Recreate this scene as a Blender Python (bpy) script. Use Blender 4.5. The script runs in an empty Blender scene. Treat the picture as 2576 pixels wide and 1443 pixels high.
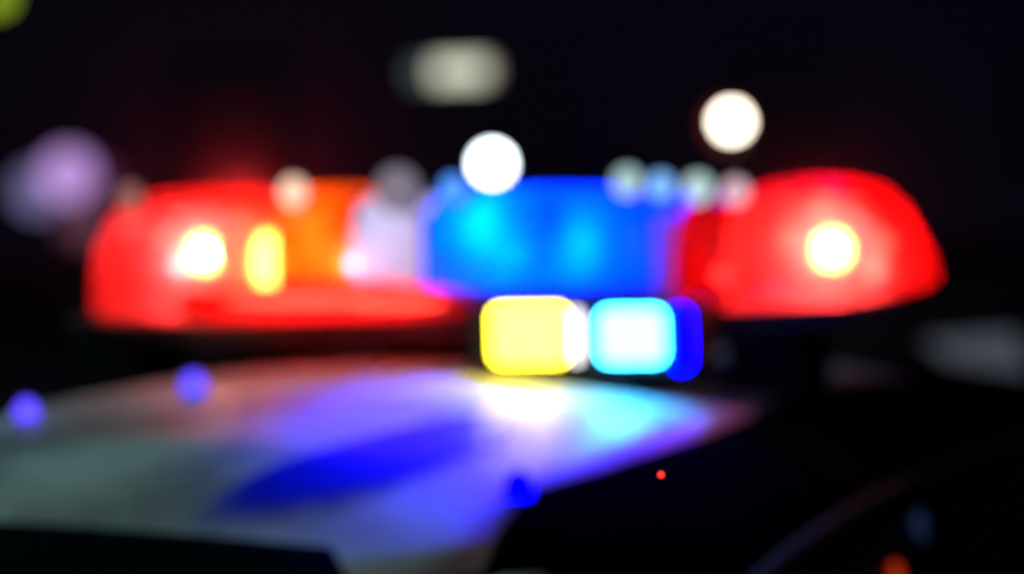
import bpy, bmesh, math, random
from mathutils import Vector, Matrix
R = math.radians
sc = bpy.context.scene
C = sc.collection

# ------------------------------------------------------------------ camera, world, exposure
PITCH, ROLL, FOC = 2.69, -1.8, 100.0
cam_m = (Matrix.Translation((0, 0, 1.8)) @ Matrix.Rotation(R(90 - PITCH), 4, 'X')
         @ Matrix.Rotation(R(ROLL), 4, 'Z'))
cd = bpy.data.cameras.new('camera')
cam = bpy.data.objects.new('camera', cd); C.objects.link(cam)
cam.matrix_world = cam_m
cd.sensor_width = 36; cd.lens = FOC
cd.clip_start = 0.05; cd.clip_end = 2000
cd.dof.use_dof = True
cd.dof.focus_distance = 1.9
cd.dof.aperture_fstop = 2.75
sc.camera = cam

w = bpy.data.worlds.new('World'); sc.world = w; w.use_nodes = True
bg = w.node_tree.nodes['Background']
bg.inputs[0].default_value = (0.30, 0.33, 1.0, 1)
bg.inputs[1].default_value = 0.008

vs = sc.view_settings
vs.view_transform = 'Standard'; vs.look = 'None'; vs.exposure = 0; vs.gamma = 1
cy = sc.cycles
cy.use_denoising = True
try: cy.denoiser = 'OPENIMAGEDENOISE'
except Exception: pass
cy.use_adaptive_sampling = False
cy.max_bounces = 6; cy.transparent_max_bounces = 12
cy.sample_clamp_indirect = 4
cy.caustics_reflective = False; cy.caustics_refractive = False

def ray(px, py):
    """direction through a pixel of the 2576 px wide photo, per metre of depth"""
    F = 2576 * FOC / 36
    return cam_m.to_3x3() @ Vector(((px - 1288) / F, -(py - 721.5) / F, -1))
EYE = cam_m.translation.copy()
def P(px, py, d):
    return EYE + ray(px, py) * d

# ------------------------------------------------------------------ materials
def mat(name):
    m = bpy.data.materials.new(name); m.use_nodes = True
    nt = m.node_tree
    for n in list(nt.nodes): nt.nodes.remove(n)
    out = nt.nodes.new('ShaderNodeOutputMaterial')
    return m, nt, out
def paint(name, col, rough=0.4, metal=0.0, coat=0.0, noise=0.0, scale=30, spec=0.5):
    m, nt, out = mat(name)
    b = nt.nodes.new('ShaderNodeBsdfPrincipled')
    b.inputs['Base Color'].default_value = (*col, 1)
    b.inputs['Roughness'].default_value = rough
    b.inputs['Metallic'].default_value = metal
    b.inputs['Coat Weight'].default_value = coat
    b.inputs['Coat Roughness'].default_value = 0.12
    b.inputs['Specular IOR Level'].default_value = spec
    if noise:
        tc = nt.nodes.new('ShaderNodeTexCoord')
        n = nt.nodes.new('ShaderNodeTexNoise'); n.inputs['Scale'].default_value = scale
        n.inputs['Detail'].default_value = 6
        mr = nt.nodes.new('ShaderNodeMapRange')
        mr.inputs['To Min'].default_value = max(0, rough - noise)
        mr.inputs['To Max'].default_value = rough + noise
        nt.links.new(tc.outputs['Object'], n.inputs['Vector'])
        nt.links.new(n.outputs['Fac'], mr.inputs['Value'])
        nt.links.new(mr.outputs[0], b.inputs['Roughness'])
    nt.links.new(b.outputs[0], out.inputs[0])
    return m
def glow(name, col, s):
    m, nt, out = mat(name)
    e = nt.nodes.new('ShaderNodeEmission')
    e.inputs[0].default_value = (*col, 1); e.inputs[1].default_value = s
    nt.links.new(e.outputs[0], out.inputs[0])
    return m
def lens(name, col, tint, clear=0.3, gloss=0.025):
    m, nt, out = mat(name)
    t = nt.nodes.new('ShaderNodeBsdfTranslucent'); t.inputs[0].default_value = (*col, 1)
    d = nt.nodes.new('ShaderNodeBsdfDiffuse'); d.inputs[0].default_value = (*col, 1)
    tr = nt.nodes.new('ShaderNodeBsdfTransparent'); tr.inputs[0].default_value = (*tint, 1)
    g = nt.nodes.new('ShaderNodeBsdfGlossy'); g.inputs['Roughness'].default_value = 0.25
    a = nt.nodes.new('ShaderNodeMixShader'); a.inputs[0].default_value = 0.3
    b = nt.nodes.new('ShaderNodeMixShader'); b.inputs[0].default_value = clear
    c = nt.nodes.new('ShaderNodeMixShader'); c.inputs[0].default_value = gloss
    L = nt.links.new
    L(t.outputs[0], a.inputs[1]); L(d.outputs[0], a.inputs[2])
    L(a.outputs[0], b.inputs[1]); L(tr.outputs[0], b.inputs[2])
    L(b.outputs[0], c.inputs[1]); L(g.outputs[0], c.inputs[2])
    L(c.outputs[0], out.inputs[0])
    return m

M = dict(
    white=paint('white_car_paint', (.78, .78, .80), .47, noise=.05, spec=.40),
    black=paint('black_car_paint', (.0022, .0022, .0025), .8, noise=.05, spec=.0),
    blue=paint('deep_blue', (.0, .02, .80), .45),
    glass=paint('tinted_glass', (.006, .008, .010), .35, spec=.15),
    rear_glass=paint('dull_rear_glass', (.003, .009, .011), .55, spec=.0),
    trim=paint('window_trim', (.05, .055, .05), .7, spec=.05),
    plastic=paint('black_plastic', (.045, .035, .04), .6),
    rubber=paint('tyre_rubber', (.02, .02, .02), .8),
    rim=paint('wheel_alloy', (.4, .4, .42), .35, metal=1),
    redglass=paint('dull_red_lens', (.35, .01, .01), .3),
    bumper=paint('bumper_black', (.008, .008, .009), .7, spec=.1),
    chrome=paint('satin_chrome', (.6, .6, .62), .25, metal=1),
    asphalt=paint('asphalt', (.05, .05, .052), .75, noise=.15, scale=8),
    pole=paint('lamp_pole_steel', (.04, .045, .05), .55, metal=.3),
    bowl=paint('yellow_halo_bowl', (.95, .85, .12), .5),  # yellow put in as the halo ring round the hot bulbs
    l_red=lens('red_lens', (.98, .040, .040), (1, .32, .18), .25),
    l_reddim=lens('deep_red_lens', (.9, .015, .02), (1, .06, .06), .15),
    l_amber=lens('amber_lens', (.98, .20, .01), (1, .45, .1), .04),
    l_clear=lens('clear_lens', (.80, .76, .90), (.9, .9, .95), .0),
    l_blue=lens('blue_lens', (.0, .22, .98), (.02, .2, 1), .04),
)

m, nt, out = mat('fading_blue')
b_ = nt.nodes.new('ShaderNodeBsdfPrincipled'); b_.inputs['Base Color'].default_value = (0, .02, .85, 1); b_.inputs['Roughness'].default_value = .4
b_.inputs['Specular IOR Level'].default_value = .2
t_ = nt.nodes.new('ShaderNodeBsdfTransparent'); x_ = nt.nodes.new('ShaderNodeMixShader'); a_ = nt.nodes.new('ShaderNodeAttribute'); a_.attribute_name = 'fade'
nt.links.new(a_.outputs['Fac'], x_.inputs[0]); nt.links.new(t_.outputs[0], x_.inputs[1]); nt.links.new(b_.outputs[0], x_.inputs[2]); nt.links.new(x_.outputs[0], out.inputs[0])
M['blue_fade'] = m

# uneven, slightly dirty white paint
nt = M['white'].node_tree; pb = next(n for n in nt.nodes if n.type == 'BSDF_PRINCIPLED')
tc = nt.nodes.new('ShaderNodeTexCoord'); nz = nt.nodes.new('ShaderNodeTexNoise'); nz.inputs['Scale'].default_value = 5.5; nz.inputs['Detail'].default_value = 4
cr = nt.nodes.new('ShaderNodeValToRGB'); cr.color_ramp.elements[0].position = .36; cr.color_ramp.elements[0].color = (.36, .36, .38, 1)
cr.color_ramp.elements[1].position = .58; cr.color_ramp.elements[1].color = (.80, .80, .82, 1)
nt.links.new(tc.outputs['Object'], nz.inputs['Vector']); nt.links.new(nz.outputs['Fac'], cr.inputs[0]); nt.links.new(cr.outputs[0], pb.inputs['Base Color'])

# ------------------------------------------------------------------ mesh helpers
def link(name, bm, m, parent=None, smooth=True, bevel=0.0):
    bmesh.ops.recalc_face_normals(bm, faces=bm.faces)
    me = bpy.data.meshes.new(name); bm.to_mesh(me); bm.free()
    o = bpy.data.objects.new(name, me); C.objects.link(o)
    me.materials.append(m)
    if smooth:
        for p in me.polygons: p.use_smooth = True
    if bevel:
        b = o.modifiers.new('bevel', 'BEVEL'); b.width = bevel; b.segments = 3; b.limit_method = 'ANGLE'
    if parent: o.parent = parent
    return o
def box(bm, c, s, rz=0, rx=0, ry=0):
    mtx = Matrix.Translation(c) @ Matrix.Rotation(rz, 4, 'Z') @ Matrix.Rotation(ry, 4, 'Y') @ Matrix.Rotation(rx, 4, 'X') @ Matrix.Diagonal((*s, 1))
    bmesh.ops.create_cube(bm, size=1, matrix=mtx)
def ball(bm, c, r, seg=24, sc3=(1, 1, 1)):
    bmesh.ops.create_uvsphere(bm, u_segments=seg, v_segments=seg // 2, radius=r,
                              matrix=Matrix.Translation(c) @ Matrix.Diagonal((*sc3, 1)))
def cone(bm, a, b, r1, r2, seg=20, caps=True):
    a = Vector(a); b = Vector(b); v = b - a
    q = Vector((0, 0, 1)).rotation_difference(v)
    mtx = Matrix.Translation((a + b) / 2) @ q.to_matrix().to_4x4()
    bmesh.ops.create_cone(bm, cap_ends=caps, segments=seg, radius1=r1, radius2=r2, depth=v.length, matrix=mtx)
def loft(bm, rings, caps=True, closed=True):
    vr = [[bm.verts.new(p) for p in r] for r in rings]
    n = len(rings[0])
    for a, b in zip(vr, vr[1:]):
        for i in range(n if closed else n - 1):
            j = (i + 1) % n
            bm.faces.new((a[i], a[j], b[j], b[i]))
    if caps:
        bm.faces.new(vr[0]); bm.faces.new(list(reversed(vr[-1])))
def slab(bm, pts, th):
    """thick panel through points (list of rows of 3-D points), thickness th inward along its own normal"""
    rows = [[Vector(p) for p in r] for r in pts]
    nr, nc = len(rows), len(rows[0])
    nm = (rows[0][-1] - rows[0][0]).cross(rows[-1][0] - rows[0][0]).normalized() * th
    up = [[bm.verts.new(p) for p in r] for r in rows]
    dn = [[bm.verts.new(p - nm) for p in r] for r in rows]
    for i in range(nr - 1):
        for j in range(nc - 1):
            bm.faces.new((up[i][j], up[i][j + 1], up[i + 1][j + 1], up[i + 1][j]))
            bm.faces.new((dn[i][j], dn[i + 1][j], dn[i + 1][j + 1], dn[i][j + 1]))
    def side(a, b, c, d): bm.faces.new((a, b, c, d))
    for j in range(nc - 1):
        side(up[0][j], dn[0][j], dn[0][j + 1], up[0][j + 1])
        side(up[-1][j + 1], dn[-1][j + 1], dn[-1][j], up[-1][j])
    for i in range(nr - 1):
        side(up[i + 1][0], dn[i + 1][0], dn[i][0], up[i][0])
        side(up[i][-1], dn[i][-1], dn[i + 1][-1], up[i + 1][-1])
def tag(o, label=None, cat=None, group=None, kind=None):
    if label: o['label'] = label
    if cat: o['category'] = cat
    if group: o['group'] = group
    if kind: o['kind'] = kind
    return o
def empty(name, loc, rz=0, parent=None):
    o = bpy.data.objects.new(name, None); C.objects.link(o)
    o.location = loc; o.rotation_euler = (0, 0, rz); o.empty_display_size = .2
    if parent: o.parent = parent
    return o

# ------------------------------------------------------------------ ground
bm = bmesh.new(); bmesh.ops.create_grid(bm, x_segments=2, y_segments=2, size=600)
tag(link('ground', bm, M['asphalt'], smooth=False), kind='structure')

# ------------------------------------------------------------------ the police car
YAW = R(22)
corner = P(1050, 1325, 2.88)                     # rear right corner of the white roof panel
ZC = corner.z
car = empty('police_car', (corner.x, corner.y, 0), -YAW)
tag(car, 'black and white police car with a flashing red and blue roof light bar', 'police car')
car_m = Matrix.Translation((corner.x, corner.y, 0)) @ Matrix.Rotation(-YAW, 4, 'Z')
inv = car_m.inverted()
def S(px, py, s):
    """photo pixel -> car-local point on the plane at distance s along the car"""
    o = inv @ EYE; d = inv.to_3x3() @ ray(px, py)
    k = (s - o.y) / d.y
    return o + d * k
TM, TE, TS = -.36, .44, .64        # centre line, half width of the white panel, half width incl. black side strip
def zr(s, x):
    """roof height above ground at distance s, x from the centre line"""
    base = 1.515 - .06 * max(0, (1.0 - s)) ** 3 - .08 * max(0, s - 1.1) ** 2
    base -= 1.25 * max(0, .24 - max(s, -.1)) ** 2
    ax = abs(x)
    z = base - .2 * ax * ax - .035 * x
    if ax > TE: z -= 1.0 * (ax - TE) ** 2
    return z
def xe(s):
    for (a, b), (c, d) in zip(EDGE, EDGE[1:]):
        if s <= c: break
    k = (s - a) / (c - a); k = max(0, min(1, k))
    return b + (d - b) * k
def strip(x0, s0, s1, nx, ns, dz=0.0, skew=None):
    rows = []
    for i in range(ns + 1):
        s = s0 + (s1 - s0) * i / ns
        r = []
        for j in range(nx + 1):
            e = xe(s); lo_, hi_ = {'mid': (-e, e), 'right': (e + .002, TS), 'left': (-TS, -e - .002)}[x0]
            x = lo_ + (hi_ - lo_) * j / nx
            q = s - .15 * max(0, 1 - (x / TE) ** 2) * (1 - i / ns) if skew else s
            r.append((TM + x, q, zr(q, x) + dz))
        rows.append(r)
    return rows
def rs(px, py):
    s = .9
    for _ in range(12):                      # march down the ray to the roof surface
        o = inv @ EYE; d = inv.to_3x3() @ ray(px, py)
        lo, hi = 2.2, 4.8
        for _ in range(40):
            m = (lo + hi) / 2; q = o + d * m
            if q.z > zr(q.y, q.x - TM): lo = m
            else: hi = m
        return o + d * lo
RF = 1.75
EDGE = []
for p_ in ((1335, 1232), (1500, 1182), (1640, 1135), (1750, 1100), (1860, 1058), (1925, 1018)):
    q_ = rs(*p_); EDGE.append((q_.y, q_.x - TM))

bm = bmesh.new(); slab(bm, strip('mid', .09, RF, 14, 40, skew=True), .012)
roof = link('roof', bm, M['white'], car); tag(roof, 'white roof panel lit lilac and blue by the lamps')
for sgn in (-1, 1):
    bm = bmesh.new(); slab(bm, strip('right' if sgn > 0 else 'left', 0.10, RF, 6, 40), .012)
    link('roof_side', bm, M['black'], car)
    # drip rail along the outer edge
    bm = bmesh.new()
    rings = []
    for i in range(25):
        s = .10 + (RF - .10) * i / 24
        x = sgn * (TS + .006); z = zr(s, sgn * TS)
        rings.append([(TM + x + .009 * math.cos(t), s, z + .009 * math.sin(t)) for t in [k * math.pi / 4 for k in range(8)]])
    loft(bm, rings); link('drip_rail', bm, M['trim'], car)
# deep blue patch on the roof, fading at its edges
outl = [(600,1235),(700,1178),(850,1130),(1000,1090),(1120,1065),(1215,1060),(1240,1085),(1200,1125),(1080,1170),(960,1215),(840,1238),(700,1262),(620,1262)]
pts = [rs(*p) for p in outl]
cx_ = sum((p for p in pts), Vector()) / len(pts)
# denser outline, then rings that fade outwards
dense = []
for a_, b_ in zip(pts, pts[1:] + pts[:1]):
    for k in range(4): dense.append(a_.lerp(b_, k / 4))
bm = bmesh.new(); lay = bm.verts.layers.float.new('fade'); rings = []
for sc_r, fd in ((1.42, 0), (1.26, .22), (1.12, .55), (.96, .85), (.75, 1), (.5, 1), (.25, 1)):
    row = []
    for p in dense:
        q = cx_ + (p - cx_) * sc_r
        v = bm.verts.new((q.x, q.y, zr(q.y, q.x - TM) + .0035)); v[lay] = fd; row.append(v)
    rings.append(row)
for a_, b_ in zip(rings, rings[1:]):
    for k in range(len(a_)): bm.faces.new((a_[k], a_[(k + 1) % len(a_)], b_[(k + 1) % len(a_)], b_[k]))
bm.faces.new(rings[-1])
mk = link('roof_blue_patch', bm, M['blue_fade'], car)
tag(mk, 'soft edged deep blue patch across the white roof')

BELT, HW = .98, .88                # belt line height, half width of the body
def gx(s, side, top):             # greenhouse x at roof edge / belt
    return TM + side * (TS + .004 if top else .80)
ST, WB, WF = .09, -.26, 2.45     # rear glass top, its foot, windscreen foot
# rear window
def quad(a, b, c, d, n=6):
    a, b, c, d = map(Vector, (a, b, c, d))
    return [[(a.lerp(b, i / n)).lerp(d.lerp(c, i / n), j / n) for i in range(n + 1)] for j in range(n + 1)]
zt = lambda s, x: zr(s, x) - .004
def bowed(a, b, c, d, bow, n=8):
    rows = quad(a, b, c, d, n)
    out = []
    for j, r in enumerate(rows):
        rr = []
        for i, p in enumerate(r):
            k = 1 - (2 * i / n - 1) ** 2
            q = p.copy(); q.y += bow * k; 
            if j == 0 : q.z += .028 * k
            elif j < n: q.z += .028 * k * (1 - j / n)
            rr.append(q)
        out.append(rr)
    return out
pw = .20                          # pillar width at the rear window
rt = [Vector((TM + x, ST - .022, zr(ST, x) - .010)) for x in (-.44, .27)]
bm = bmesh.new()
n = 10; rows = []
for j in range(n + 1):
    k = j / n; r = []
    for i in range(n + 1):
        x = -.40 + (.67) * i / n
        xb = -.66 + 1.30 * i / n
        X = x + (xb - x) * k
        z0 = zr(ST, x) - .012
        r.append((TM + X, ST - .012 - .15 * (1 - (x / TE) ** 2) * (1 - k) + (WB - ST) * k - .12 * (1 - (2 * i / n - 1) ** 2) * k, z0 + (BELT + .01 - z0) * k))
    rows.append(r)
slab(bm, rows, -.006); link('rear_window', bm, M['rear_glass'], car)
# rear pillars (white), from the roof corner down to the body
for sgn in (-1, 1):
    def corner_post(xa, xb, m, nm):
        """post lofted from the roof corner down to the body; xa, xb = (top, bottom) distance of its two edges from the centre line"""
        bm = bmesh.new(); rings = []
        for j in range(11):
            k = j / 10; out, inn = [], []
            for i in range(7):
                u = i / 6
                xt = xa[0] + (xb[0] - xa[0]) * u; xl = xa[1] + (xb[1] - xa[1]) * u
                yt = .09 - .15 * max(0, 1 - (xt / TE) ** 2) - .012 + .06 * max(0, (xt - .40) / .24) ** 1.5; yl = WB + .14 * max(0, (xl - .55) / .25) ** 1.6
                zt_ = zr(yt, sgn * xt) - .013
                x = xt + (xl - xt) * k; y = yt + (yl - yt) * k; z = zt_ + (BELT + .01 - zt_) * k
                out.append((TM + sgn * x, y, z)); inn.append((TM + sgn * (x - .012), y + .03, z - .012))
            rings.append(out + inn[::-1])
        loft(bm, rings); return link(nm, bm, m, car)
    corner_post((.25, .50), (.462, .72), M['white'], 'rear_pillar')
    corner_post((.464, .723), (TS + .006, .80), M['black'], 'rear_quarter_panel')
    # black quarter panel along the side up to the rear door
    bm = bmesh.new(); rows = []
    for j in range(7):
        k = j / 6; x = TS + .004 + (.80 - TS) * k
        zt_ = zr(.1, sgn * TS) - .012
        ya = .065 + (WB + .14 - .065) * k; yb = .262 - .125 * k
        rows.append([(TM + sgn * x, ya + (yb - ya) * i / 4, zt_ + (BELT + .01 - zt_) * k) for i in range(5)])
    slab(bm, rows, .01 * sgn); link('quarter_window', bm, M['glass'], car)
    # side windows: two panes, pillar strips between
    def side_pt(s, k):
        zt_ = zr(max(0, min(s, RF)), sgn * TS) - .012
        return (TM + sgn * (TS + .004 + (.80 - TS) * k), s, zt_ + (BELT - zt_) * k)
    for (sa, sb, sc_, sd) in ((.27, .86, .86, .14), (.92, 1.70, 2.20, .92)):
        bm = bmesh.new(); rows = []
        for j in range(9):
            k = j / 8; r = []
            for i in range(9):
                u = i / 8
                s = (sa + (sb - sa) * u) * (1 - k) + (sd + (sc_ - sd) * u) * k
                r.append(side_pt(s, k))
            rows.append(r)
        slab(bm, rows, .005 * sgn); link('side_window', bm, M['glass'], car)
    bm = bmesh.new()
    rows = [[side_pt(s, k / 6) for s in (.862, .918)] for k in range(7)]
    slab(bm, rows, .02 * sgn); link('door_pillar', bm, M['black'], car)
    # windscreen pillar
    bm = bmesh.new(); rings = []
    for j in range(9):
        k = j / 8
        c = Vector(side_pt(RF - .02 + (2.26 - RF + .02) * k, k)); c.z -= .012 * (1 - k)
        rings.append([(c.x + .028 * math.cos(t), c.y + .035 * math.sin(t), c.z + .022 * math.sin(t + .6)) for t in [q * math.pi / 5 for q in range(10)]])
    loft(bm, rings); link('windscreen_pillar', bm, M['trim'], car)
# windscreen
bm = bmesh.new(); rows = []
for j in range(n + 1):
    k = j / n; r = []
    for i in range(n + 1):
        u = 2 * i / n - 1
        X = u * (.50 + .24 * k)
        z0 = zr(RF, u * .50) - .006
        r.append((TM + X, RF + .004 + (WF - RF - .08) * k + .07 * (1 - u * u) * k, z0 + (BELT - z0) * k))
    rows.append(r)
slab(bm, rows, .006); link('windscreen', bm, M['glass'], car)
# lower body
bm = bmesh.new()
def bring(s, hw, zb, zt_, crown=.02):
    return [(TM - hw * .93, s, zb), (TM - hw, s, zb + .12), (TM - hw, s, .62), (TM - hw * .97, s, zt_ - .08), (TM - hw * .90, s, zt_),
            (TM, s, zt_ + crown), (TM + hw * .90, s, zt_), (TM + hw * .97, s, zt_ - .08), (TM + hw, s, .62), (TM + hw, s, zb + .12), (TM + hw * .93, s, zb)]
bst = [(-1.22, .74, .42, .80), (-1.16, .82, .34, .92), (-.95, .87, .27, .97), (-.5, .88, .25, .975), (.3, .89, .24, .97), (1.2, .89, .24, .965),
       (2.3, .89, .24, .965), (2.9, .87, .25, .90), (3.3, .83, .28, .82), (3.48, .72, .36, .68)]
loft(bm, [bring(*b) for b in bst]); link('body', bm, M['black'], car, bevel=.01)
for sgn in (-1, 1):
    for (a, b) in ((.12, .88), (.91, 1.95)):
        bm = bmesh.new()
        xx = TM + sgn * .893
        rows = [[(xx, a + (b - a) * u, .34), (xx, a + (b - a) * u, .62), (xx - sgn * .020, a + (b - a) * u, .87)] for u in (0, .5, 1)]
        slab(bm, rows, .008 * sgn)
        d = link('door', bm, M['white'], car)
        bm = bmesh.new(); box(bm, (xx + sgn * .012, a + .12, .80), (.02, .16, .025)); link('handle', bm, M['chrome'], d, bevel=.005)
    bm = bmesh.new(); ball(bm, (TM + sgn * 1.0, 2.02, 1.03), .1, 16, (1.1, .55, .75)); link('side_mirror', bm, M['black'], car)
    bm = bmesh.new(); box(bm, (TM + sgn * .66, -1.205, .80), (.26, .06, .11)); link('tail_light', bm, M['redglass'], car, bevel=.015)
    bm = bmesh.new(); ball(bm, (TM + sgn * .60, 3.38, .66), .1, 16, (1.3, .6, .6)); link('headlight', bm, M['chrome'], car)
    for y in (-.55, 2.35):
        bm = bmesh.new(); cone(bm, (TM + sgn * .70, y, .32), (TM + sgn * .905, y, .32), .32, .32, 32); wh = link('wheel', bm, M['rubber'], car, bevel=.02)
        bm = bmesh.new(); cone(bm, (TM + sgn * .90, y, .32), (TM + sgn * .915, y, .32), .20, .17, 24); link('rim', bm, M['rim'], wh)
for y, z in ((-1.24, .42), (3.46, .40)):
    bm = bmesh.new(); box(bm, (TM, y, z), (1.5, .12, .2)); link('bumper', bm, M['bumper'], car, bevel=.04)
def on_side(px, py):
    o = inv @ EYE; d = inv.to_3x3() @ ray(px, py)
    m = 2.0
    while m < 8:
        q = o + d * m; zt_ = zr(max(0, min(q.y, RF)), TS) - .012
        k = (zt_ - q.z) / (zt_ - BELT)
        if q.x - TM < TS + .004 + (.80 - TS) * k and k > 0: return q - d * .012
        m += .005
    return o + d * 4
for px, py, col, e, sc3_, nm, lb in ((2312, 1335, (.012, .02, .06), 1.0, (.4, 1.3, 1.5), 'glass_glint', 'faint blue reflection on the side window, made to glow'), (2252, 1450, (.5, .03, .005), 1.0, (.4, 1, 1), 'glint_ball', 'orange red reflection on the side glass, made to glow')):
    p = on_side(px, py); bm = bmesh.new(); ball(bm, p, .018, 16, sc3_); tag(link(nm, bm, glow(nm, col, e), car), lb)  # glowing blobs standing in for reflections in the side glass
# three small glowing balls standing in for blue reflections on the roof skin
def on_roof(px, py): return rs(px, py)
g_bluev = glow('violet_blue_glint', (.10, .06, 1), 2.2)
g_blued = glow('deep_blue_glint', (.0, .0, 1), 7)
for (px, py, g, r) in ((488, 988, g_bluev, .015), (68, 1055, g_bluev, .014), (1305, 1248, g_blued, .016)):
    p = on_roof(px, py + 8)
    bm = bmesh.new(); cone(bm, (p.x, p.y, p.z - .004), (p.x, p.y, p.z + .004), .015, .013); b = link('glint_base', bm, M['plastic'], car)
    bm = bmesh.new(); ball(bm, (p.x, p.y, p.z + .012), r, 20, (1, 1, 1.25)); link('glint_ball', bm, g, b)

# ------------------------------------------------------------------ the light bar
SB = 1.08
def Z(px, py, s=SB): return S(px, py, s)
# base tray: dark housing under the lenses
bm = bmesh.new(); rings = []
for (px, yt, yb, hd) in ((205, 790, 815, .06), (260, 786, 835, .10), (420, 792, 850, .14), (700, 798, 855, .15), (1050, 779, 850, .15), (1135, 720, 850, .15),
                         (1500, 716, 842, .15), (1690, 716, 838, .15), (1750, 768, 836, .15), (1850, 768, 832, .15), (2150, 752, 812, .13), (2300, 735, 785, .09), (2350, 716, 750, .05)):
    a = Z(px, yt); b = Z(px, yb)
    rings.append([(a.x, SB - hd, a.z), (a.x, SB + hd, a.z), (a.x, SB + hd * .8, b.z), (a.x, SB - hd * .8, b.z)])
loft(bm, rings); bar = link('light_bar', bm, M['plastic'], car, smooth=False, bevel=.006)
tag(bar, 'long light bar with red ends and a blue middle')
# feet down to the roof, and a skirt panel
for px in (330, 700, 1090, 1640, 1960):
    b = Z(px, 840); zf = zr(SB, min(TS, max(-TS, b.x - TM)))
    bm = bmesh.new(); box(bm, (b.x, SB, (b.z + .01 + zf - .01) / 2), (.10, .16, max(.03, b.z + .02 - zf)))
    link('mounting_foot', bm, M['bumper'], bar, bevel=.006)
def lens_loft(name, st, m, hd=.125, sb=SB, low=.22, label=None):
    bm = bmesh.new(); rings = []
    for e in st:
        px, yt, yb = e[:3]; h = e[3] if len(e) > 3 else hd
        a = S(px, yt, sb); b = S(px, yb, sb)
        H = a.z - b.z; ring = [(a.x, sb - h, b.z), ]
        N = 16
        for k in range(N + 1):
            t = math.pi * k / N
            cx = -math.cos(t); sz = math.sin(t)
            cx = math.copysign(abs(cx) ** .55, cx); sz = sz ** .7
            ring.append((a.x, sb + h * .96 * cx, b.z + H * (low + (1 - low) * sz)))
        ring.append((a.x, sb + h, b.z))
        rings.append(ring)
    loft(bm, rings)
    o = link(name, bm, m, bar)
    if label: tag(o, label)
    return o
lens_loft('lens', [(264,720,750,.02),(285,660,765,.06),(312,585,775,.10),(350,525,780),(405,488,784),(510,477,788),(610,480,788),(680,492,788),(762,505,787)], M['l_red'], label='bright red lens with a white hot bulb, left end of the bar')
lens_loft('lens', [(766,485,785),(820,470,785),(890,470,784),(952,480,783)], M['l_amber'], .11, label='orange lens beside the red one')
lens_loft('lens', [(956,492,785),(1020,488,784),(1080,500,782),(1126,530,780)], M['l_clear'], .11, label='colourless lens in the light bar')
lens_loft('lens', [(1142,490,716),(1200,472,715),(1400,470,712),(1600,474,712),(1698,484,712)], M['l_blue'], .11, label='wide blue lens in the middle of the bar')
lens_loft('lens', [(1752,515,765),(1800,498,765),(1880,482,765)], M['l_reddim'], .11, label='short dark red lens')
lens_loft('lens', [(1885,480,765),(1950,462,762),(2040,450,758),(2130,449,753),(2200,468,747),(2250,510,738,.11),(2290,575,726,.09),(2325,635,712,.06),(2350,680,698,.02)], M['l_red'], label='bright red lens with a white hot bulb, right end of the bar')
# pale divider between the blue and the red lenses
a = Z(1700, 540); b = Z(1748, 765)
bm = bmesh.new(); box(bm, ((a.x + b.x) / 2, SB, (a.z + b.z) / 2), (b.x - a.x, .2, a.z - b.z))
link('divider', bm, M['l_clear'], bar, bevel=.01)
# low red front lens tapering towards the middle
lens_loft('front_lens', [(480,735,796),(700,712,800),(935,706,797),(1050,718,794),(1120,728,792),(1195,750,788)], M['l_red'], .035, SB - .165, .4, label='low red front lens tapering towards the centre')

def bulb(px, py, s, r, col, e, ring=0, ringmat=None, sc3=(1, 1, 1), name='bulb'):
    p = S(px, py, s)
    if ring:
        bm = bmesh.new(); cone(bm, (p.x, s + .03, p.z), (p.x, s - .004, p.z), ring * .35, ring, 28, False)
        o = link('halo_bowl', bm, ringmat or M['bowl'], bar)
    bm = bmesh.new(); ball(bm, p, r, 24, sc3)
    return link(name, bm, glow(name + '_light', col, e), bar)
F = SB - .085
bulb(517, 637, F, .011, (1, .88, .75), 480, .025)
bulb(455, 665, F, .012, (1, .5, .95), 36)
bulb(674, 660, F, .019, (1, .95, .22), 60, 0, None, (1.1, .5, 2.2))
bulb(790, 590, SB - .03, .010, (1, .30, .03), 26, 0, None, (1.6, 1, 6))
bulb(884, 662, F, .014, (1, .6, 1), 26)
bulb(890, 664, SB - .118, .007, (1, .36, .85), 5)
bulb(1035, 620, SB, .012, (.75, .76, 1), 20, 0, None, (1.6, 1, 3.0))
bulb(1225, 575, F + .02, .016, (.004, .19, 1), 90, 0, None, (1.2, 1, 2))
bulb(1300, 640, F + .02, .016, (.004, .19, 1), 90)
bulb(1480, 620, F + .02, .016, (.004, .14, 1), 90, 0, None, (1.2, 1, 2))
bulb(1650, 640, SB, .012, (.0, .08, 1), 40)
bulb(1820, 690, SB, .010, (1, .2, .2), 90)
bulb(1725, 640, SB, .010, (1, .35, .8), 9)
bulb(2095, 627, F, .011, (1, .88, .75), 500, .025)
bulb(2200, 675, F + .02, .014, (1, .5, .6), 9)
for a_, b_ in ((420, 600), (600, 560), (1990, 600), (2070, 520), (2220, 610)):  # added fill bulbs that brighten the red lenses towards their edges
    bulb(a_, b_, SB, .014, (1, .03, .03), 70)
# lamp strip inside the low front lens
bulb(760, 755, SB - .165, .008, (1, .15, .15), 22, 0, None, (15, 1, .8))
bulb(1000, 762, SB - .165, .006, (1, .15, .15), 26, 0, None, (12, 1, .8))

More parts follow.
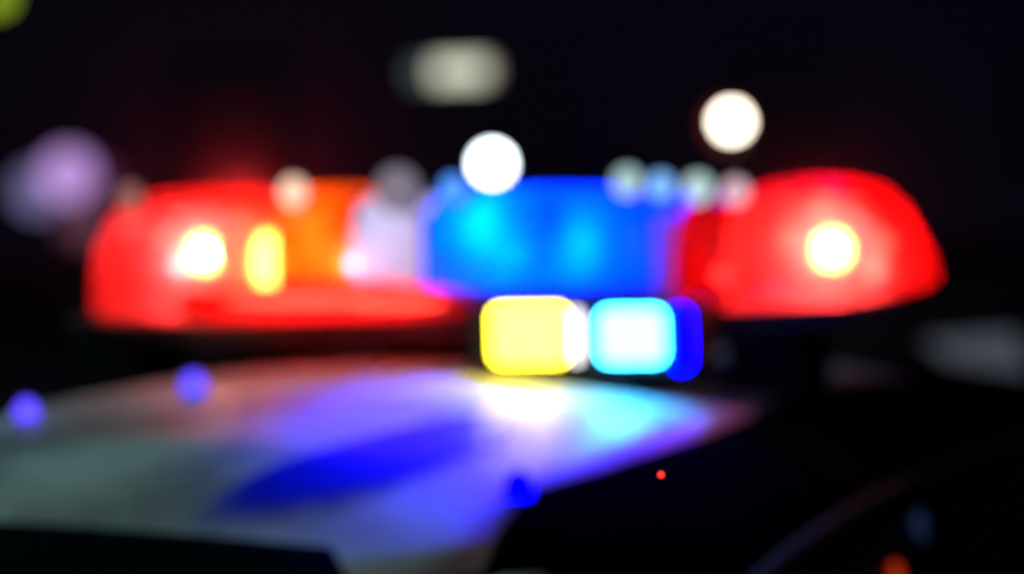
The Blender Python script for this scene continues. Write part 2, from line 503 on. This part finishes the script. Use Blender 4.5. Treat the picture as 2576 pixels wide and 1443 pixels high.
for px, yt in ((764, 515), (954, 510), (1129, 535)):  # plates added between the sections to block colour bleeding
    a = Z(px, yt); b = Z(px, 712)
    bm = bmesh.new(); box(bm, (a.x, SB, (a.z + b.z) / 2), (.004, .19, a.z - b.z)); link('partition', bm, M['bumper'], bar, smooth=False)
p = S(1395, 590, F + .005)
bm = bmesh.new(); cone(bm, (p.x, p.y, p.z), (p.x, p.y + .02, p.z), .032, .026); link('dark_spot_disc', bm, M['bumper'], bar)  # added disc blocking the bulbs, leaves a darker core in the blue lens

# central flasher module in front of the bar
SM = SB - .30
bm = bmesh.new()
a = S(1205, 762, SM + .05); b = S(1762, 932, SM + .05)
box(bm, ((a.x + b.x) / 2, SM + .06, (a.z + b.z) / 2), (b.x - a.x, .10, a.z - b.z))
box(bm, ((a.x + b.x) / 2, SM + .12, (a.z + b.z) / 2 - .02), ((b.x - a.x) * .5, .16, .05))
box(bm, ((a.x + b.x) / 2, SM + .06, b.z - .012), ((b.x - a.x) * .4, .07, .05))
mod = link('flasher_module', bm, M['bumper'], car, smooth=False, bevel=.006)
tag(mod, 'twin flasher module with a yellow lamp and an icy blue lamp')
def flat_lens(x0, x1, y0, y1, m, name, r=.012, dep=.03, label=None):
    a = S(x0, y0, SM); b = S(x1, y1, SM)
    bm = bmesh.new(); box(bm, ((a.x + b.x) / 2, SM + dep / 2 - .02, (a.z + b.z) / 2), (b.x - a.x, dep, a.z - b.z))
    o = link(name, bm, m, mod, bevel=r)
    if label: tag(o, label)
flat_lens(1242, 1430, 772, 912, glow('yellow_flash', (1, .80, .026), 16), 'lamp', label='glaring yellow flasher lamp')
flat_lens(1450, 1456, 780, 908, glow('white_flash', (1, .95, 1), 4), 'lamp', .003, label='thin white flasher lamp')
flat_lens(1512, 1674, 778, 910, glow('ice_flash', (.03, .55, 1), 32), 'lamp', label='icy white-blue flasher lamp')
flat_lens(1692, 1742, 772, 930, glow('blue_flash', (.0, .0, 1), 22), 'lamp', .012, label='deep blue end lamp')

# pale glowing discs standing in for highlights along the bar's top edge
for (px, py, col, e, r) in ((325, 497, (.6, .25, .22), .55, .020), (738, 483, (1, .62, .45), 1.5, .020), (1140, 476, (.08, .30, 1), 1.6, .018),
                      (1000, 478, (.5, .42, .55), .45, .033),
                      (1578, 458, (.42, .62, .66), 1.1, .020), (1663, 468, (.18, .42, .85), 1.5, .018), (1756, 474, (.50, .70, .70), 1.1, .020), (1850, 482, (.75, .48, .58), 1.1, .018)):
    s = SB - .14
    p = S(px, py, s)
    bm = bmesh.new(); cone(bm, (p.x, s + .004, p.z), (p.x, s + .05, p.z - .02), r * .8, r * .5)
    h = link('glint_backing', bm, M['plastic'], bar)
    h.parent = bar
    bm = bmesh.new(); ball(bm, p, r, 20, (1, .35, 1)); link('glint_ball', bm, glow('glint_glow', col, e), bar)

# ------------------------------------------------------------------ slender added rod that carries the point of red light
p = P(1663, 1193, 2.12)
bm = bmesh.new(); cone(bm, (p.x, p.y, 0), (p.x, p.y, p.z - .002), .0016, .0008, 12); cone(bm, (p.x, p.y, 0), (p.x, p.y, .012), .07, .06)
rod = link('added_rod', bm, M['black']); tag(rod, 'added slender dark rod tipped by a tiny red light in front of the car', 'added rod')
bm = bmesh.new(); ball(bm, p, .0022, 12); link('tip_lamp', bm, glow('red_tip', (1, .03, .03), 3), rod)

# ------------------------------------------------------------------ lamps in the background
def post_lamp(name, px, py, d, size, col, e, label, group=None, halo=None, shape=(1, 1, 1), arm=False, cat='street lamp'):
    q = P(px, py, d); r = size / 2 * d / (2576 * FOC / 36)
    root = empty(name, (q.x, q.y, 0))
    tag(root, label, cat, group)
    h = q.z
    zb = h - r * shape[2]
    bm = bmesh.new(); cone(bm, (0, 0, 0), (0, 0, zb - .02), .045, .03); cone(bm, (0, 0, 0), (0, 0, .18), .09, .07)
    link('pole', bm, M['pole'], root)
    bm = bmesh.new(); cone(bm, (0, 0, zb - .05), (0, 0, zb + .01), .04, r * .5); link('collar', bm, M['pole'], root)
    bm = bmesh.new(); ball(bm, (0, 0, h), r, 24, shape); lb = link('globe', bm, glow(name + '_glow', col, e), root)
    bm = bmesh.new(); cone(bm, (0, 0, h + r * shape[2] * .96), (0, 0, h + r * shape[2] * .96 + .03), r * .35, .02); link('cap', bm, M['pole'], root)
    if halo:
        bm = bmesh.new(); cone(bm, (-halo[0] * r, .3, h - r * .35), (-halo[0] * r, .33, h - r * .35), r * halo[1], r * halo[1], 28)
        link('fringe_disc', bm, glow(name + '_fringe', halo[2], halo[3]), root)  # added glowing disc in place of the reddish fringe round the lamp
    return root
G1 = 'street lamps glowing in the background'
post_lamp('street_lamp', 1238, 412, 30, 46, (.80, .88, 1), 30, 'round cold white street lamp above the blue lens of the light bar', G1)
post_lamp('street_lamp', 1840, 306, 36, 44, (1, .86, .70), 20, 'warm white round street lamp above the right part of the light bar', G1, halo=(.25, 2.0, (.9, .12, .02), .22))
# wide luminaire on a mast
q = P(1155, 180, 34)
root = empty('mast_lamp', (q.x, q.y, 0)); tag(root, 'dull cream oblong lamp head high above the light bar', 'street lamp', G1)
bm = bmesh.new(); cone(bm, (0, 0, 0), (0, 0, q.z - .2), .06, .045); cone(bm, (0, 0, q.z - .22), (0, .05, q.z), .045, .04); link('pole', bm, M['pole'], root)
bm = bmesh.new(); box(bm, (0, .05, q.z), (1.20, .1, .34)); link('lamp_head', bm, M['pole'], root, bevel=.02)
bm = bmesh.new(); box(bm, (.0, -.01, q.z), (.62, .04, .26)); link('lamp_panel', bm, glow('cream_panel', (.66, .68, .52), 1.5), root, bevel=.015)
bm = bmesh.new(); box(bm, (-.46, -.01, q.z - .01), (.26, .04, .24)); link('lamp_panel', bm, glow('grey_panel', (.10, .14, .14), .8), root, bevel=.015)
bm = bmesh.new(); box(bm, (.36, -.01, q.z), (.08, .04, .24)); link('lamp_panel', bm, glow('rose_panel', (.5, .36, .36), .8), root, bevel=.01)
G2 = 'dim violet globe lamps on the left'
post_lamp('globe_lamp', 172, 440, 24, 135, (.42, .24, .58), 1.3, 'brightest of the violet globe lamps beside the left end of the light bar', G2, cat='globe lamp')
post_lamp('globe_lamp', 95, 480, 26, 125, (.20, .17, .38), .85, 'dim blue-violet globe lamp at the far left', G2, cat='globe lamp')
post_lamp('globe_lamp', 205, 560, 27, 120, (.24, .08, .13), .55, 'dull rose globe lamp below the violet ones', G2, cat='globe lamp')
post_lamp('globe_lamp', 250, 450, 28, 90, (.30, .05, .22), .30, 'faint magenta globe lamp right of the violet ones', G2, cat='globe lamp')
post_lamp('street_lamp', -10, -10, 30, 70, (.35, .5, .02), 1.6, 'yellow-green street lamp cut off by the top left corner', G1)
post_lamp('street_lamp', 2610, 775, 20, 50, (.12, .16, .04), .9, 'faint olive lamp at the right edge', G1)

# the facade behind the lamps
bd = empty('building', (0, 52, 0)); tag(bd, 'dark building wall far behind the street lamps', 'building')
M['curtain'] = paint('drawn_curtain', (.20, .20, .34), .6)
M['wall'] = paint('dark_render', (.26, .26, .50), .9, spec=.1)
bm = bmesh.new(); box(bm, (0, 4, 10), (90, 8, 20)); link('wall', bm, M['wall'], bd, smooth=False)
bm = bmesh.new(); box(bm, (0, 3.9, 20.2), (91, 8.8, .4)); link('roof', bm, M['pole'], bd, smooth=False)
for k in range(-8, 9):
    for z in (2.2, 6.0, 9.8, 13.6, 17.2):
        bm = bmesh.new(); box(bm, (k * 5, -.02, z), (1.9, .08, 2.2)); f = link('window', bm, M['curtain'], bd, smooth=False)
        bm = bmesh.new(); box(bm, (k * 5, -.07, z), (1.7, .02, 2.0)); link('pane', bm, M['curtain'], f, smooth=False)

for px, py, e in ((600, 530, 60), (2060, 555, 16)):  # added red lamps behind the bar, imitating the lens haze above it
    q = P(px, py, 51.65)
    o = empty('haze_lamp', (q.x, q.y, q.z)); tag(o, 'added red lamp by the dark wall giving a haze above the %s end of the light bar' % ('left' if px < 1000 else 'right'), 'added lamp', 'added red lamps for the haze')
    bm = bmesh.new(); ball(bm, (0, 0, 0), .15, 20); link('globe', bm, glow('red_haze_glow', (1, .03, .02), e), o)
    bm = bmesh.new(); cone(bm, (0, .12, -.05), (0, .64, -.05), .03, .05); link('bracket', bm, M['pole'], o)

# an added lamp outside the frame on the left: greenish fill light for the roof
root = empty('added_lamp', (-5.6, 3.4, 0)); tag(root, 'added tall lamp for greenish fill light standing left of the police car', 'street lamp')
bm = bmesh.new(); cone(bm, (0, 0, 0), (0, 0, 5.0), .09, .05); cone(bm, (0, 0, 5.0), (.8, -.2, 5.15), .045, .035); link('pole', bm, M['pole'], root)
bm = bmesh.new(); box(bm, (1.0, -.25, 5.15), (.6, .25, .1)); link('lamp_head', bm, M['pole'], root, bevel=.03)
bm = bmesh.new(); box(bm, (1.0, -.25, 5.09), (.5, .2, .03)); link('lamp_panel', bm, glow('green_white', (.65, 1, .92), 20), root)
ld = bpy.data.lights.new('lamp_light', 'POINT'); ld.energy = 200; ld.color = (.45, 1, .90); ld.shadow_soft_size = .15
lo = bpy.data.objects.new('lamp_light', ld); C.objects.link(lo); lo.parent = root; lo.location = (1.0, -.25, 4.9)

# an added blue floodlight beyond the car, above the frame, tinting the roof blue
root = empty('added_flood_mast', (2.6, 6.4, 0)); tag(root, 'added tall mast with a blue floodlight that tints the roof of the police car', 'floodlight')
bm = bmesh.new(); cone(bm, (0, 0, 0), (0, 0, 4.5), .06, .04); cone(bm, (0, 0, 4.45), (-1.7, 0, 4.45), .03, .025); link('pole', bm, M['pole'], root)
fl = Vector((-1.7, -.05, 4.3)); aim = P(1330, 1110, 3.4) - Vector((2.6, 6.4, 0))
dv = (aim - fl).normalized()
bm = bmesh.new(); cone(bm, fl - dv * .22, fl - dv * .02, .07, .12, 24); link('lamp_head', bm, M['pole'], root)
bm = bmesh.new(); cone(bm, fl - dv * .018, fl - dv * .012, .11, .11, 24); link('lamp_panel', bm, glow('flood_panel', (.02, .01, 1), 20), root)
ld = bpy.data.lights.new('blue_fill', 'SPOT'); ld.energy = 4700; ld.color = (.03, .01, 1); ld.shadow_soft_size = .1; ld.spot_size = R(9); ld.spot_blend = 1
lo = bpy.data.objects.new('blue_fill', ld); C.objects.link(lo); lo.parent = root; lo.location = fl
lo.rotation_euler = dv.to_track_quat('-Z', 'Y').to_euler()

# an added warm lamp behind the camera, fill light for the rear pillar
root = empty('added_lamp', (4, -9, 0)); tag(root, 'added tall lamp for warm fill light behind the photographer, outside the frame', 'street lamp')
bm = bmesh.new(); cone(bm, (0, 0, 0), (0, 0, 5.2), .09, .05); link('pole', bm, M['pole'], root)
bm = bmesh.new(); box(bm, (0, .2, 5.25), (.25, .6, .1)); link('lamp_head', bm, M['pole'], root, bevel=.03)
bm = bmesh.new(); box(bm, (0, .25, 5.19), (.2, .45, .03)); link('lamp_panel', bm, glow('warm_panel', (1, .75, .6), 20), root)
ld = bpy.data.lights.new('warm_fill', 'POINT'); ld.energy = 260; ld.color = (1, .72, .68); ld.shadow_soft_size = .15
lo = bpy.data.objects.new('warm_fill', ld); C.objects.link(lo); lo.parent = root; lo.location = (0, .25, 5.0)

# ------------------------------------------------------------------ parked car beyond, its pale pane glows in place of light caught on the glass
q = P(2410, 885, 11)
pc = empty('parked_car', (q.x, q.y + .88, 0), R(4))
tag(pc, 'dark parked car with a pale windscreen beyond the right end of the light bar', 'car')
bm = bmesh.new()
def pr(x, hw, z0, z1): return [(x, -hw, z0), (x, hw, z0), (x, hw * 1.02, z1 - .15), (x, hw * .92, z1), (x, -hw * .92, z1), (x, -hw * 1.02, z1 - .15)]
loft(bm, [pr(-1.0, .7, .35, .55), pr(-.8, .82, .25, .70), pr(.0, .86, .25, .80), pr(.4, .86, .25, .86), pr(2.4, .86, .25, .84), pr(3.1, .80, .3, .80), pr(3.2, .7, .4, .6)])
link('body', bm, M['black'], pc, bevel=.03)
bm = bmesh.new()
loft(bm, [pr(.2, .74, .80, .86), pr(.85, .66, .80, 1.30), pr(1.9, .64, .80, 1.32), pr(2.7, .7, .80, .86)])
link('cabin', bm, M['glass'], pc, bevel=.03)
bm = bmesh.new()
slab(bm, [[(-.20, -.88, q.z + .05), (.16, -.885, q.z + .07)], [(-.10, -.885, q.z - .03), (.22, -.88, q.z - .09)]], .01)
tag(link('side_window', bm, glow('cabin_light', (.050, .056, .075), 1.3), pc, smooth=False), 'pale window pane, light on it put in as a glow')
for y in (-.8, .8):
    for x in (-.25, 2.35):
        bm = bmesh.new(); cone(bm, (x, y - .1, .31), (x, y + .1, .31), .31, .31, 28); link('wheel', bm, M['rubber'], pc)
